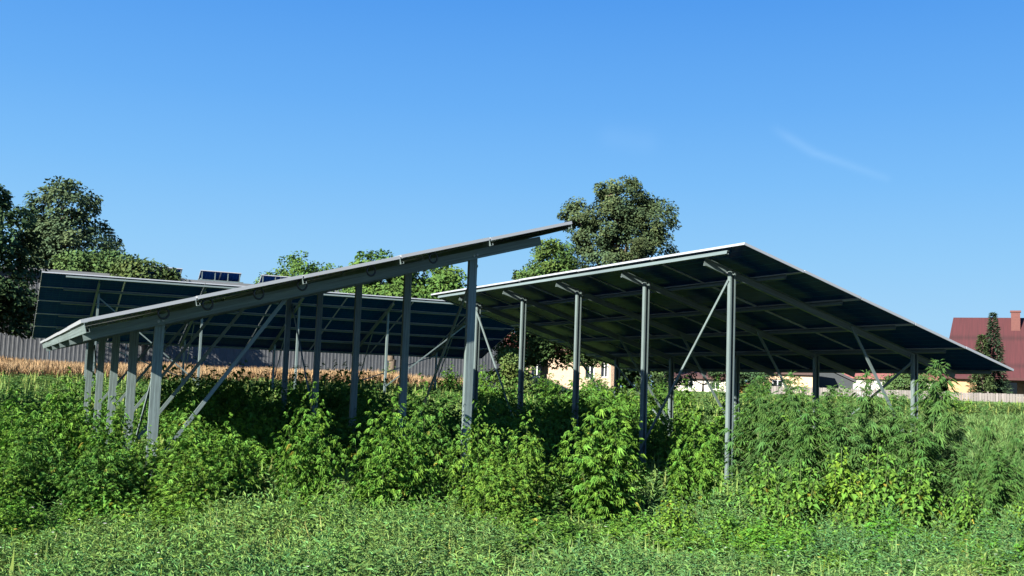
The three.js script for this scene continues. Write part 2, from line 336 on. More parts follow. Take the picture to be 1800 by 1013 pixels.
function gableRoof(len, dep, y0, rise, over, hipL = 0, hipR = 0, t = .18) {  // ridge along x; front at z=0, back at -dep
  const mk = (dy) => { const a = -over, b = len + over, f = over, bk = -dep - over, m = -dep / 2, drop = rise * over / (dep / 2);
    return [[a, y0 - drop + dy, f], [b, y0 - drop + dy, f], [b - hipR, y0 + rise + dy, m], [a + hipL, y0 + rise + dy, m], [a, y0 - drop + dy, bk], [b, y0 - drop + dy, bk]]; };
  const up = mk(t), lo = mk(0), pos = [], uv = [];
  const quad = (a, b, c, d) => { for (const q of [a, b, c, a, c, d]) { pos.push(...q); uv.push(q[0] / 2, (q[1] + q[2]) / 2); } };
  const tri = (a, b, c) => { for (const q of [a, b, c]) { pos.push(...q); uv.push(q[0] / 2, q[1] / 2); } };
  quad(up[0], up[1], up[2], up[3]); quad(up[5], up[4], up[3], up[2]); quad(lo[0], lo[3], lo[2], lo[1]); quad(lo[5], lo[2], lo[3], lo[4]);
  quad(lo[0], lo[1], up[1], up[0]); quad(lo[5], lo[4], up[4], up[5]); quad(lo[0], up[0], up[3], lo[3]); quad(lo[3], up[3], up[4], lo[4]); quad(lo[1], lo[2], up[2], up[1]); quad(lo[2], lo[5], up[5], up[2]);
  if (hipL) tri(up[0], up[3], up[4]); if (hipR) tri(up[1], up[5], up[2]);
  const g = new THREE.BufferGeometry(); g.setAttribute('position', new THREE.Float32BufferAttribute(pos, 3)); g.setAttribute('uv', new THREE.Float32BufferAttribute(uv, 2)); g.computeVertexNormals(); return g;
}
const gableEnd = (dep, y0, rise, x, t = .25) => new THREE.ExtrudeGeometry(new THREE.Shape([[0, 0], [dep, 0], [dep, y0], [dep / 2, y0 + rise], [0, y0]].map(([a, b]) => new THREE.Vector2(a, b))), { depth: t, bevelEnabled: false }).rotateY(Math.PI / 2).translate(x, 0, 0);

// long grey barn behind the back table, ribbed metal cladding
{
  const b = base('metal_barn', -8, 0, -54); tag(b, 'long grey barn with vertical ribbed metal walls behind the back solar table', 'barn');
  const L = 33.9, H = 6.15, y0 = .9, rib = .19, mat = std({ color: lin(.105, .112, .122), map: dataTex(128, (u, v, i, j) => { const n = 205 + 45 * fbm(i / 20, j / 30); return [n, n, n]; }), roughness: .55, metalness: .25 });
  const sheets = 10, sw = L / sheets;
  for (let s = 0; s < sheets; s++) {
    const pts = [[0, 0]]; const nr = Math.round(sw / rib);
    for (let i = 0; i < nr; i++) { const x = i * sw / nr, w = sw / nr; pts.push([x + w * .45, 0], [x + w * .55, .009], [x + w * .85, .009], [x + w * .95, 0]); }
    pts.push([sw - .012, 0], [sw - .012, -.05], [0, -.05]);
    const sh = new THREE.Shape(pts.map(([a, c]) => new THREE.Vector2(a, c)));
    const gq = new THREE.ExtrudeGeometry(sh, { depth: H - y0, bevelEnabled: false }).rotateX(-Math.PI / 2).scale(1, 1, -1);
    gq.translate(s * sw, y0, 0); const ix = gq.toNonIndexed ? gq : gq; ix.computeVertexNormals();
    part('wall_panel', ix, mat, b);
  }
  part('end_wall', box(.2, H - y0 - .1, 14, L - .1, y0 + (H - y0 - .1) / 2, -7.1), mat, b); part('end_wall', box(.2, H - y0 - .1, 14, .1, y0 + (H - y0 - .1) / 2, -7.1), mat, b);
  part('roof', gableRoof(L, 14, H - .05, .55, .25, 0, 0, .12), std({ color: lin(.15, .16, .17), roughness: .6 }), b);
  part('plinth', box(L, .5, .3, L / 2, y0 - .05, -.12), plaster(.32, .31, .29), b);
}
// racks of tilted panels on the barn roof
{
  const spots = [[6.0, 'tilted panel rack on the barn roof beside the left trees'], [8.95, 'tilted panel rack on the barn roof, wholly clear of the trees'], [12.05, 'tilted panel rack on the barn roof cut by the sloping beam'], [15.1, 'tilted panel rack on the barn roof hidden mostly by the sloping beam']];
  for (const [x, label] of spots) {
    const r = base('roof_panel_rack', x, 6.30, -54.9); tag(r, label, 'solar panel', 'panel racks along the barn roof edge');
    for (const i of [0, 1]) { const m = part('solar_panel', box(1.0, .04, .62), M.cell, r); m.position.set(.52 + i * 1.03, .30, -.12); m.rotation.x = -.62; part('panel_frame', mergeGeometries([box(.03, .05, .66, -.5), box(.03, .05, .66, .5), box(1.03, .05, .03, 0, 0, .33), box(1.03, .05, .03, 0, 0, -.33)]), M.alu, m); }
    for (const i of [.1, .75, 1.4, 2.0]) { part('support', bar(V(i, .0, .1), V(i, .46, .12), .04, .04), M.zincDull, r); part('support', bar(V(i, .0, .1), V(i, .14, -.36), .04, .04), M.zincDull, r); }
    part('rail', box(2.3, .05, .05, 1.05, .02, .1), M.zincDull, r);
  }
}
// red-roofed house at the right edge
{
  const f = V(71.2, 0, -62.8), dir = V(.63, 0, .777), turn = -Math.atan2(dir.z, dir.x);
  const h = base('red_roof_house', f.x, 1.0, f.z, turn); tag(h, 'orange-yellow house with a dark red tiled roof and brick chimney', 'house');
  const wm = plaster(.42, .26, .14), rm = roofMat(.072, .013, .016);
  part('wall', mergeGeometries([box(2.25, 2.85, .3, 1.125, 1.42, -.15), box(13, 2.85, .3, 12.4, 1.42, -.15)]), wm, h);
  part('terrace_wall', mergeGeometries([box(3.7, 2.85, .3, 4.1, 1.42, -2.3), box(.3, 2.85, 2.0, 2.1, 1.42, -1.3), box(.3, 2.85, 2.0, 6.05, 1.42, -1.3)]), plaster(.30, .24, .17), h);
  part('terrace_door', box(1.9, 2.1, .06, 4.3, 1.1, -2.12), M.glass, h);
  for (let i = 0; i < 12; i++) part('railing_board', box(.22, .75, .03, 2.5 + i * .30, .5, -.1), std({ color: lin(.09, .055, .035), roughness: .8 }), h);
  part('end_wall', box(.3, 2.8, 8.4, .15, 1.4, -4.5), wm, h);
  part('back_wall', box(18.9, 2.8, .3, 9.45, 1.4, -8.85), wm, h);
  windowIn(h, 7.2, 8.2, 1.0, 2.3, .15);
  const r = part('roof', gableRoof(19, 9, 2.78, 4.75, .45, .75, 0, .2), rm, h);
  const cm = roofMat(.15, .05, .042);
  part('chimney', mergeGeometries([box(.7, 2.0, .6, 5.2, 7.15, -3.7), box(.84, .14, .74, 5.2, 8.2, -3.7)]), cm, r);
  part('skylight_dormer', box(3.4, .12, .5, 8.6, 7.0, -3.2), rm, r);
}
// cream house seen between the posts
{
  const f = V(29, 0, -69.7), dir = V(39.4 - 34.23, 0, -63.82 + 66.74).normalize(), turn = -Math.atan2(dir.z, dir.x);
  const h = base('cream_house', f.x, 1.1, f.z, turn); tag(h, 'cream house with two dark windows seen between posts under the right table', 'house');
  const L = 11.9, wins = [[9.85, 10.5, 1.0, 2.05], [10.95, 11.45, 1.15, 2.25], [6.0, 6.8, 1.0, 2.2], [2.5, 3.3, 1.0, 2.2]];
  part('wall', wallWith(L, 2.9, .25, wins), plaster(.50, .37, .27), h);
  wins.forEach((w) => windowIn(h, ...w, 0));
  part('plinth', box(L + .04, .3, .3, L / 2, .1, -.12), plaster(.36, .33, .3), h);
  part('end_wall', gableEnd(7, 2.9, 1.25, L - .25), plaster(.47, .35, .255), h); part('end_wall', gableEnd(7, 2.9, 1.25, 0), plaster(.47, .35, .255), h);
  part('roof', gableRoof(L, 7, 2.85, 1.3, .4), roofMat(.2, .07, .05), h);
}
// white low building, grey gabled shed, small far houses
{
  const dir = V(73.29 - 69.46, 0, -68.03 + 71.94).normalize(), turn = -Math.atan2(dir.z, dir.x);
  const h = base('white_building', 69.2, 1.1, -72.2, turn); tag(h, 'low white building with blue-grey lower wall and pinkish tiled roof', 'building');
  const wins = [[1.4, 2.1, .75, 1.55], [3.2, 4.5, .25, 1.6]];
  part('wall', wallWith(7.4, 1.15, .25, wins.map(([a, b, c]) => [a, b, c, 1.149])), plaster(.42, .5, .58), h);
  part('upper_wall', wallWith(7.4, 1.05, .25, wins.map(([a, b, c, d]) => [a, b, .001, d - 1.15])).translate(0, 1.152, 0), plaster(.5, .48, .45), h);
  wins.forEach((w) => windowIn(h, ...w, 0));
  part('end_wall', gableEnd(6, 2.2, 1.3, 7.16), plaster(.5, .48, .45), h); part('end_wall', gableEnd(6, 2.2, 1.3, 0), plaster(.5, .48, .45), h);
  part('roof', gableRoof(7.4, 6, 2.2, 1.5, .3), roofMat(.30, .11, .10), h);
  const d2 = V(59.04 - 57.27, 0, -61.15 + 62.81).normalize(), t2 = -Math.atan2(d2.z, d2.x);
  const s = base('grey_shed', 55.9, .95, -64.1, t2); tag(s, 'dark grey shed with a gabled front beside the white building', 'shed');
  part('front_wall', gableEnd(4.4, 1.7, 1.0, 0).rotateY(-Math.PI / 2), plaster(.035, .042, .048), s);
  part('side_wall', box(.2, 1.7, 5, .12, .85, -2.8), plaster(.04, .046, .052), s); part('side_wall', box(.2, 1.7, 5, 4.2, .85, -2.8), plaster(.04, .046, .052), s);
  part('roof', gableRoof(5.3, 4.4, 1.75, 1.0, .25).rotateY(Math.PI / 2).translate(4.4, .02, .25 - .05), std({ color: lin(.035, .038, .043), roughness: .8 }), s);
  const c = base('small_cream_house', 51.0, 1.0, -61.9, t2); tag(c, 'small cream house with a rusty lean-to, half hidden behind the hemp', 'house');
  part('wall', wallWith(3.6, 2.1, .2, [[.7, 1.5, .7, 1.6]]), plaster(.56, .40, .26), c); windowIn(c, .7, 1.5, .7, 1.6, 0);
  part('side_wall', box(.2, 2.1, 4, .1, 1.05, -2.2), plaster(.54, .38, .25), c); part('side_wall', box(.2, 2.1, 4, 3.5, 1.05, -2.2), plaster(.54, .38, .25), c);
  part('roof', gableRoof(3.6, 4.2, 2.1, 1.0, .25), roofMat(.09, .05, .045), c);
  part('lean_to', mergeGeometries([box(1.6, 1.1, 1.2, -.9, .55, -.7), box(1.8, .08, 1.5, -.9, 1.15, -.65).rotateX(.08)]), std({ color: lin(.42, .17, .07), roughness: .9 }), c);
  const d3 = V(55.4 - 52.19, 0, -70.93 + 73.32).normalize(), t3 = -Math.atan2(d3.z, d3.x);
  const q = base('distant_house', 51.0, 1.1, -74.2, t3); tag(q, 'distant white house with red roof glimpsed left of the near right post', 'house');
  part('wall', wallWith(6, 1.6, .2, [[1.4, 2.2, .6, 1.3], [3.6, 4.4, .6, 1.3]]), plaster(.58, .54, .48), q); windowIn(q, 1.4, 2.2, .6, 1.3, 0); windowIn(q, 3.6, 4.4, .6, 1.3, 0);
  part('end_wall', gableEnd(6, 1.6, 1.15, 5.78), plaster(.58, .54, .48), q); part('end_wall', gableEnd(6, 1.6, 1.15, 0), plaster(.58, .54, .48), q);
  part('roof', gableRoof(6, 6, 1.58, 1.2, .3), roofMat(.10, .045, .04), q);
}
// pale board fence in front of the red-roofed house
{
  const a = V(50.5, 0, -60.4), b = V(67.5, 0, -41.2), d = b.clone().sub(a), L = d.length(); d.normalize();
  const f = base('board_fence', a.x, 0, a.z, -Math.atan2(d.z, d.x)); tag(f, 'low pale weathered board fence in front of the red-roofed house', 'fence');
  const mats = [0, 1, 2].map((i) => std({ color: lin(.13 + .025 * i, .12 + .023 * i, .112 + .022 * i), roughness: .9 })), bg = box(.15, .86, .022, 0, .43, 0), r = rngOf(5);
  const n = Math.floor(L / .17);
  for (let i = 0; i < n; i++) { const m = part('board', bg, mats[Math.floor(r() * 3)], f), x = i * .17, wx = a.x + d.x * x, wz = a.z + d.z * x; m.position.set(x, ground(wx, wz) + .04 + (r() - .5) * .03, 0); m.rotation.z = (r() - .5) * .02; }
  part('rail', box(L, .07, .04, L / 2, 1.45, -.035), mats[0], f); part('rail', box(L, .07, .04, L / 2, 1.95, -.035), mats[0], f);
  for (let x = 0; x < L; x += 2.4) part('post', box(.1, 1.4, .1, x, 1.5, -.11), mats[0], f);
}

// ------------------------------------------------------------------ trees
const FW = V(Math.sin(.4526), 0, -Math.cos(.4526)), RT = V(Math.cos(.4526), 0, Math.sin(.4526));   // forward and right over the ground
function tree(name, label, x, z, o) {
  const rng = rngOf(o.seed), y = ground(x, z), t = base(name, x, y, z); tag(t, label, 'tree', o.group);
  const L = new Leaves(), limbs = [], trunkTop = V(0, o.trunk, 0);
  limbs.push(tubeGeo(V(0, -.3, 0), V((rng() - .5) * .2, o.trunk * .5, 0), o.r, o.r * .78, 8), tubeGeo(V(0, o.trunk * .48, 0), trunkTop, o.r * .78, o.r * .6, 8));
  // lobes: [dx, dy, dz, rx, ry, rz] measured from the trunk's foot
  const total = o.lobes.reduce((s, l) => s + l[3] * l[4] + l[4] * l[5], 0);
  for (const l of o.lobes) {
    const c = V(RT.x * l[0] + FW.x * l[2], l[1] - y, RT.z * l[0] + FW.z * l[2]);
    limbs.push(tubeGeo(trunkTop, c, o.r * .45, o.r * .12, 5));
    const nC = Math.max(6, Math.round(o.clumps * (l[3] * l[4] + l[4] * l[5]) / total));
    for (let i = 0; i < nC; i++) {
      const u = rng() * 2 - 1, a = rng() * 6.283, q = Math.sqrt(1 - u * u), rad = .58 + .42 * Math.cbrt(rng()) * (1 + .12 * (rng() - .3));
      const nrm = V(q * Math.cos(a), u, q * Math.sin(a)), p = V(c.x + nrm.x * l[3] * rad, c.y + nrm.y * l[4] * rad, c.z + nrm.z * l[5] * rad);
      if (i % 3 === 0) limbs.push(tubeGeo(c, p, o.r * .09, .015, 3));
      const cr = o.clumpR * (.6 + .7 * rng()), tone = jit(rng, o.col, o.vary ?? .2, .1), nl = Math.round(o.leaves * (.6 + .8 * rng()));
      for (let k = 0; k < nl; k++) {
        const e = V(rng() * 2 - 1, (rng() * 2 - 1) * .75, rng() * 2 - 1); const m = e.length(); if (m > 1) e.multiplyScalar(1 / m);
        const pos = p.clone().addScaledVector(e, cr), n = V(rng() - .5 + nrm.x * .5, rng() * .7 + .15, rng() - .5 + nrm.z * .5).normalize(), d = V(rng() - .5, rng() - .65, rng() - .5); d.addScaledVector(n, -d.dot(n)).normalize();
        const s = o.leaf * (.65 + .7 * rng()); L.leaflet(pos, d, d.clone().cross(n), n, s, s * .68, jit(rng, tone, .18, .06), .12, .05);
      }
    }
  }
  part('crown', L.build(), M.treeLeaf, t); part('trunk', mergeGeometries(limbs), M.bark, t);
  return t;
}
function conifer(name, label, x, z, H, R, col, seed, n = 46) {
  const rng = rngOf(seed), y = ground(x, z), t = base(name, x, y, z); tag(t, label, 'tree');
  const L = new Leaves(), limbs = [tubeGeo(V(0, -.2, 0), V(0, H * .97, 0), R * .09, .02, 7)];
  for (let i = 0; i < n; i++) {
    const f = .04 + .96 * i / n, len = R * (1 - f) ** .9 + .06;
    for (let b = 0; b < 7; b++) {
      const a = b * .9 + i * 1.1 + rng() * .6, out = V(Math.cos(a), -.12 + .3 * f, Math.sin(a)), p = V(0, H * f, 0), l = len * (.75 + .4 * rng()), e = p.clone().addScaledVector(out, l);
      if (b % 2) limbs.push(tubeGeo(p, e, .02, .006, 3));
      const nl = 6 + Math.round(l * 30);
      for (let k = 0; k < nl; k++) { const q = p.clone().lerp(e, .25 + .75 * (k + rng()) / nl), d = out.clone().add(V((rng() - .5) * 1.4, (rng() - .6) * .9, (rng() - .5) * 1.4)).normalize(), nn = V(rng() - .5, 1, rng() - .5); nn.addScaledVector(d, -nn.dot(d)).normalize(); L.leaflet(q, d, d.clone().cross(nn), nn, .2 + .1 * rng(), .085, jit(rng, col, .25, .08), .1, .1); }
    }
  }
  part('crown', L.build(), M.treeLeaf, t); part('trunk', mergeGeometries(limbs), M.bark, t);
  return t;
}
const DK = [.036, .066, .028], MD = [.062, .108, .036], GY = [.058, .086, .040], LT = [.070, .130, .030];
tree('oak_tree', 'large dark tree cut by the left edge of the picture', -1.2, -47.5, { seed: 101, trunk: 3.0, r: .3, clumps: 170, leaves: 152, clumpR: .62, leaf: 0.211, col: DK, lobes: [[.3, 6.2, 0, 2.2, 2.6, 2.2], [1.4, 4.8, .3, 1.5, 1.6, 1.5], [-.6, 7.4, -.3, 1.6, 1.5, 1.6], [-2.6, 5.5, 0, 2.2, 3, 2], [.9, 3.4, .2, 1.5, 1.2, 1.3]] });
tree('added_shade_tree', 'unseen tree added left of the picture to shade the bushes before the dry grass', -8.0, -19.5, { seed: 120, trunk: 2.0, r: .22, clumps: 150, leaves: 144, clumpR: .6, leaf: 0.187, col: DK, lobes: [[0, 4.2, 0, 1.9, 1.6, 2.2], [.4, 3.0, 1.5, 1.5, 1.2, 1.5], [-.4, 3.2, -1.8, 1.5, 1.3, 1.6]] });  // unseen tree, added so its shadow darkens the bushes before the dry grass
tree('poplar_tree', 'tall airy grey-green tree behind the dark left tree', 2.9, -62, { seed: 102, trunk: 4.5, r: .25, clumps: 170, leaves: 112, clumpR: .62, leaf: 0.203, col: [.060, .092, .046], lobes: [[-.2, 10.0, 0, 1.6, 1.7, 1.5], [.6, 8.4, 0, 1.9, 1.5, 1.6], [-1.1, 8.2, 0, 1.3, 1.6, 1.3], [.1, 6.3, 0, 1.9, 1.4, 1.6]] });
conifer('fir_tree', 'small dark pointed fir between the left trees', 5.4, -65.8, 8.8, 1.6, [.03, .055, .032], 103);
tree('round_shrub_tree', 'rounded yellow-green tree just above the back table', 3.9, -55.5, { seed: 104, trunk: 2.6, r: .16, clumps: 80, leaves: 144, clumpR: .5, leaf: 0.179, col: MD, lobes: [[-.2, 6.0, 0, 1.5, 1.3, 1.3], [.9, 6.4, .2, 1.0, .9, 1.0], [0, 4.4, 0, 1.6, 1.2, 1.4]], group: 'rounded trees by the barn' });
tree('round_shrub_tree', 'rounded olive tree touching the first rack on the barn roof', 6.3, -53, { seed: 105, trunk: 2.4, r: .15, clumps: 80, leaves: 144, clumpR: .5, leaf: 0.172, col: [.066, .098, .034], lobes: [[-.2, 5.8, 0, 1.25, 1.15, 1.1], [.5, 5.5, .1, .9, .8, .9], [0, 4.2, 0, 1.3, 1.1, 1.2]], group: 'rounded trees by the barn' });
tree('maple_tree', 'green treetop rising behind the middle of the sloping beam', 20, -77.4, { seed: 106, trunk: 5, r: .25, clumps: 90, leaves: 144, clumpR: .7, leaf: 0.218, col: LT, lobes: [[0, 8.9, 0, 1.6, 1.6, 1.5], [1.6, 8.6, 0, 1.2, 1.2, 1.2], [-1.8, 8.0, 0, 1.4, 1.1, 1.2], [0, 7, 0, 2.8, 1.4, 2]] });
tree('maple_tree', 'light green tree between the back table and the sloping beam', 15.4, -43.5, { seed: 107, trunk: 2.6, r: .2, clumps: 150, leaves: 160, clumpR: .5, leaf: 0.164, col: LT, lobes: [[-.6, 6.0, 0, 1.5, 1.0, 1.3], [1.2, 5.9, .2, 1.3, .95, 1.2], [2.4, 5.6, .1, 1.0, .8, 1.0], [-1.9, 5.2, 0, 1.1, .9, 1.1], [.4, 4.6, 0, 2.4, 1.1, 1.6]] });
tree('linden_tree', 'big grey-green tree rising above the gap between the two tables', 44.6, -72.3, { seed: 108, trunk: 7, r: .5, clumps: 310, leaves: 176, clumpR: .62, leaf: 0.218, col: GY, vary: .24, lobes: [[-.2, 17.1, 0, 1.9, 1.7, 1.8], [1.2, 16.0, .3, 1.7, 1.5, 1.6], [-3.2, 15.2, .4, 1.5, 1.3, 1.4], [3.0, 15.2, 0, 1.5, 1.8, 1.5], [-.2, 14.9, -.3, 1.9, 1.5, 1.7], [-2.2, 13.2, .3, 1.6, 1.4, 1.4], [.6, 13.2, -.8, 2.1, 1.5, 1.8], [3.0, 12.6, .6, 1.6, 1.7, 1.4], [-.6, 11.0, 0, 2.8, 1.8, 2.2], [0, 9.0, 0, 3.6, 2.0, 3]] });
tree('maple_tree', 'low bright green tree left of the big grey-green one', 30.3, -57.6, { seed: 109, trunk: 3.6, r: .22, clumps: 120, leaves: 152, clumpR: .55, leaf: 0.187, col: [.062, .108, .03], lobes: [[.4, 9.2, .1, 1.1, 1.3, 1.1], [-.6, 8.0, .2, 1.4, 1.2, 1.2], [1.0, 8.0, -.2, 1.2, 1.3, 1.1], [0, 6.4, 0, 2.2, 1.4, 1.6]] });
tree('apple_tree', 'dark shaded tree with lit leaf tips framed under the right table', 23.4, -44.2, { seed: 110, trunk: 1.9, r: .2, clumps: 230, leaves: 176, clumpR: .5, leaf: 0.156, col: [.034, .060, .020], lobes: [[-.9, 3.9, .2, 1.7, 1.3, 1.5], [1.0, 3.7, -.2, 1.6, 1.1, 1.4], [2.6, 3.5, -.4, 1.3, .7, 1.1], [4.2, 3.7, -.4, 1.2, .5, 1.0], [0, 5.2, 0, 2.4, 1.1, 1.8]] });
conifer('spruce_tree', 'tall slim spruce in front of the red roof', 63.45, -51.95, 6.7, 1.15, [.040, .072, .040], 111);
conifer('spruce_tree', 'shorter spruce just left of the tall slim one', 61.5, -51.3, 5.0, 1.05, [.058, .092, .036], 112, 36);
tree('garden_shrub', 'round green garden shrub between white building and red-roofed house', 60.7, -57.7, { seed: 113, trunk: .8, r: .08, clumps: 70, leaves: 128, clumpR: .42, leaf: 0.156, col: MD, lobes: [[0, 2.5, 0, 1.2, 1.0, 1.2], [-.9, 2.2, -.5, .8, .7, .9], [1.1, 2.5, .4, .9, .95, .9]], group: 'garden shrubs' });
tree('garden_shrub', 'dark spreading shrub behind the near right post', 46.3, -62.8, { seed: 114, trunk: .8, r: .1, clumps: 90, leaves: 128, clumpR: .45, leaf: 0.156, col: DK, lobes: [[0, 3.5, 0, 1.6, .8, 1.5], [2.2, 3.1, .8, 1.4, 1.2, 1.2], [3.8, 2.7, .3, 1.3, 1.4, 1.2], [-2.0, 2.9, -.6, 1.4, 1.3, 1.2]], group: 'garden shrubs' });
tree('garden_shrub', 'pale green rounded shrub right of the grey barn corner', 16.6, -34.2, { seed: 115, trunk: .5, r: .05, clumps: 60, leaves: 128, clumpR: .32, leaf: 0.101, col: [.09, .135, .04], lobes: [[0, 2.0, 0, .55, .8, .55], [.5, 1.6, .1, .5, .5, .5]], group: 'garden shrubs' });

for (const [x, z, w, hh, c, lab] of [[54.5, -84, 4.6, 6.0, DK, 'distant dark tree behind the red-roofed far house'], [50.5, -86.5, 4.4, 5.6, MD, 'distant tree right of the cream house'], [59, -82, 4.0, 6.0, MD, 'distant tree above the small cream house'], [66, -82, 4.2, 6.2, DK, 'distant dark tree behind the grey shed'], [75, -78, 4.0, 5.6, MD, 'distant tree behind the white building'], [80, -72, 3.6, 5.2, DK, 'distant dark tree left of the red-roofed house']])
  tree('distant_tree', lab, x, z, { seed: Math.round(x * 7), trunk: 2, r: .25, clumps: 70, leaves: 112, clumpR: .8, leaf: 0.312, col: c, lobes: [[0, 1.2 + hh * .48, 0, w * .62, hh * .42, w * .6], [-w * .5, 1.2 + hh * .35, 0, w * .4, hh * .32, w * .4], [w * .5, 1.2 + hh * .33, .3, w * .4, hh * .3, w * .4]], group: 'distant trees behind the houses' });

// ------------------------------------------------------------------ plants in front, each where it stands
const LEFT = 'leafy bushes massed below the left table', MID = 'separate pointed bushes along the middle of the front', RIGHT = 'hemp stand in front of the right table', LOW = 'broad-leaved weeds at the foot of the hemp';
const FRONT = [
  ['bush', -.08, -12.49, 1.31, 1.21, 'leafy bush cut by the left edge of the picture', LEFT], ['bush', .19, -11.81, 1.33, .95, 'leafy bush second from the left edge, below the dry grass', LEFT],
  ['bush', .72, -12.55, 1.5, 1.0, 'tallest bush of the left mass, under the table\'s low corner', LEFT], ['bush', .4, -11.15, 1.11, .9, 'bush low in the left mass, in front of the tallest one', LEFT],
  ['bush', 1.1, -11.7, 1.33, .85, 'bush at the feet of the receding row of short posts', LEFT], ['bush', .94, -10.77, 1.04, .9, 'low bush in front of the short posts', LEFT],
  ['bush', 1.35, -10.91, 1.06, .75, 'bush hiding the foot of the nearest short post', LEFT], ['bush', 1.75, -10.9, 1.27, .95, 'dense bush just right of the nearest short post', LEFT],
  ['bush', 2.07, -10.7, 1.13, .85, 'bush with shaded right flank at the end of the left mass', LEFT], ['bush', 1.66, -10.31, .87, .95, 'low front bush below the white brace ends', LEFT],
  ['bush', 2.36, -10.9, .9, .65, 'half-shaded bush before the dark gap', LEFT], ['bush', .12, -10.84, .82, .85, 'low bush at the bottom of the left mass', LEFT],
  ['bush', 2.88, -10.5, 1.35, .72, 'slim pointed bush alone before the dark space under the table', MID], ['bush', 3.62, -10.14, 1.34, 1.1, 'wide bush left of the tall near post', MID],
  ['bush', 4.49, -11.38, 1.47, .8, 'taller bush behind, beside the tall near post', MID], ['bush', 4.47, -9.84, 1.26, .85, 'bush hiding the foot of the tall near post', MID],
  ['bush', 4.91, -9.62, 1.19, .9, 'bush just right of the tall near post', MID], ['bush', 5.66, -9.37, 1.42, 1.2, 'broad pointed bush midway between the two tall near posts', MID],
  ['bush', 6.7, -9.2, 1.24, .85, 'bush just left of the right table\'s near post', MID], ['broad', 3.0, -9.88, .68, .65, 'pale low weed between the slim and the wide bush', LOW],
  ['bush', 4.35, -9.12, .91, .8, 'low yellow-green bush in front of the tall near post', MID], ['broad', 5.95, -8.5, .62, .55, 'small weed at the right foot of the broad pointed bush', LOW],
  ['hemp', 8.21, -10.02, 1.85, .8, 'hemp plant nearest the right table\'s near post', RIGHT], ['hemp', 8.29, -9.54, 1.9, .78, 'dark feathery hemp plant second from the near post', RIGHT],
  ['hemp', 8.52, -9.2, 1.75, .76, 'hemp plant in front of the grey shed', RIGHT], ['hemp', 8.61, -8.71, 1.93, .74, 'tall hemp plant in front of the white building', RIGHT],
  ['hemp', 8.94, -8.55, 1.7, .74, 'hemp plant left of the right table\'s short post', RIGHT], ['hemp', 9.1, -8.25, 2.08, .8, 'tallest hemp plant, its tip over the panel edge', RIGHT],
  ['hemp', 7.93, -8.82, 1.6, .74, 'front hemp plant left in the stand', RIGHT], ['hemp', 8.14, -8.5, 1.55, .72, 'front hemp plant in the middle of the stand', RIGHT],
  ['hemp', 8.64, -8.03, 1.45, .72, 'front hemp plant below the tallest one', RIGHT],
  ['broad', 7.22, -8.72, 1.01, .78, 'broad-leaved weed right beside the near post foot', LOW], ['broad', 7.36, -8.32, .98, .8, 'yellowish broad-leaved weed at the left of the hemp foot', LOW],
  ['broad', 7.8, -8.22, 1.11, .82, 'upright broad-leaved weed in the middle of the hemp foot', LOW], ['broad', 8.06, -7.98, 1.15, .8, 'upright lime weed below the tall hemp plant', LOW],
  ['broad', 8.24, -7.67, 1.03, .8, 'broad-leaved weed at the right of the hemp foot', LOW], ['broad', 6.89, -8.1, .72, .6, 'low weed in front of the near post', LOW], ['broad', 7.56, -7.66, .74, .65, 'low front weed with pale stems before the hemp', LOW],
  ['hemp', 8.98, -7.75, 1.2, .5, 'short hemp plant right of the dark gap', RIGHT], ['hemp', 9.14, -7.57, 1.62, .36, 'slender hemp plant before the far meadow', RIGHT],
  ['hemp', 9.23, -7.3, 1.5, .36, 'slender hemp plant at the right edge of the picture', RIGHT], ['hemp', 9.66, -7.31, 1.4, .42, 'hemp plant cut by the right edge of the picture', RIGHT],
  ['hemp', 8.75, -7.09, 1.19, .58, 'low hemp plant in front at the right edge', RIGHT], ['broad', 8.48, -7.22, .85, .6, 'yellow-leaved weed below the short hemp plant', LOW], ['broad', 8.64, -6.81, .7, .58, 'low weed in the right corner', LOW],
  ['hemp', 9.45, -7.62, 1.15, .5, 'hemp plant with full side shoots between the slender ones', RIGHT], ['hemp', 8.95, -7.2, 1.05, .55, 'leafy hemp plant low at the right edge', RIGHT], ['hemp', 9.75, -8.1, 1.15, .45, 'hemp plant just right of the dark seed spikes', RIGHT],
  ['spike', 10.14, -8.97, 1.44, .18, 'left of the two dark seed spikes before the meadow', 'dark seed spikes before the meadow'], ['spike', 10.35, -8.98, 1.47, .2, 'right of the two dark seed spikes before the meadow', 'dark seed spikes before the meadow'],
];
for (const a of FRONT) { if (a[0] === 'bush') a[3] *= a[6] === MID ? 1.14 : 1.07; plant(...a); }
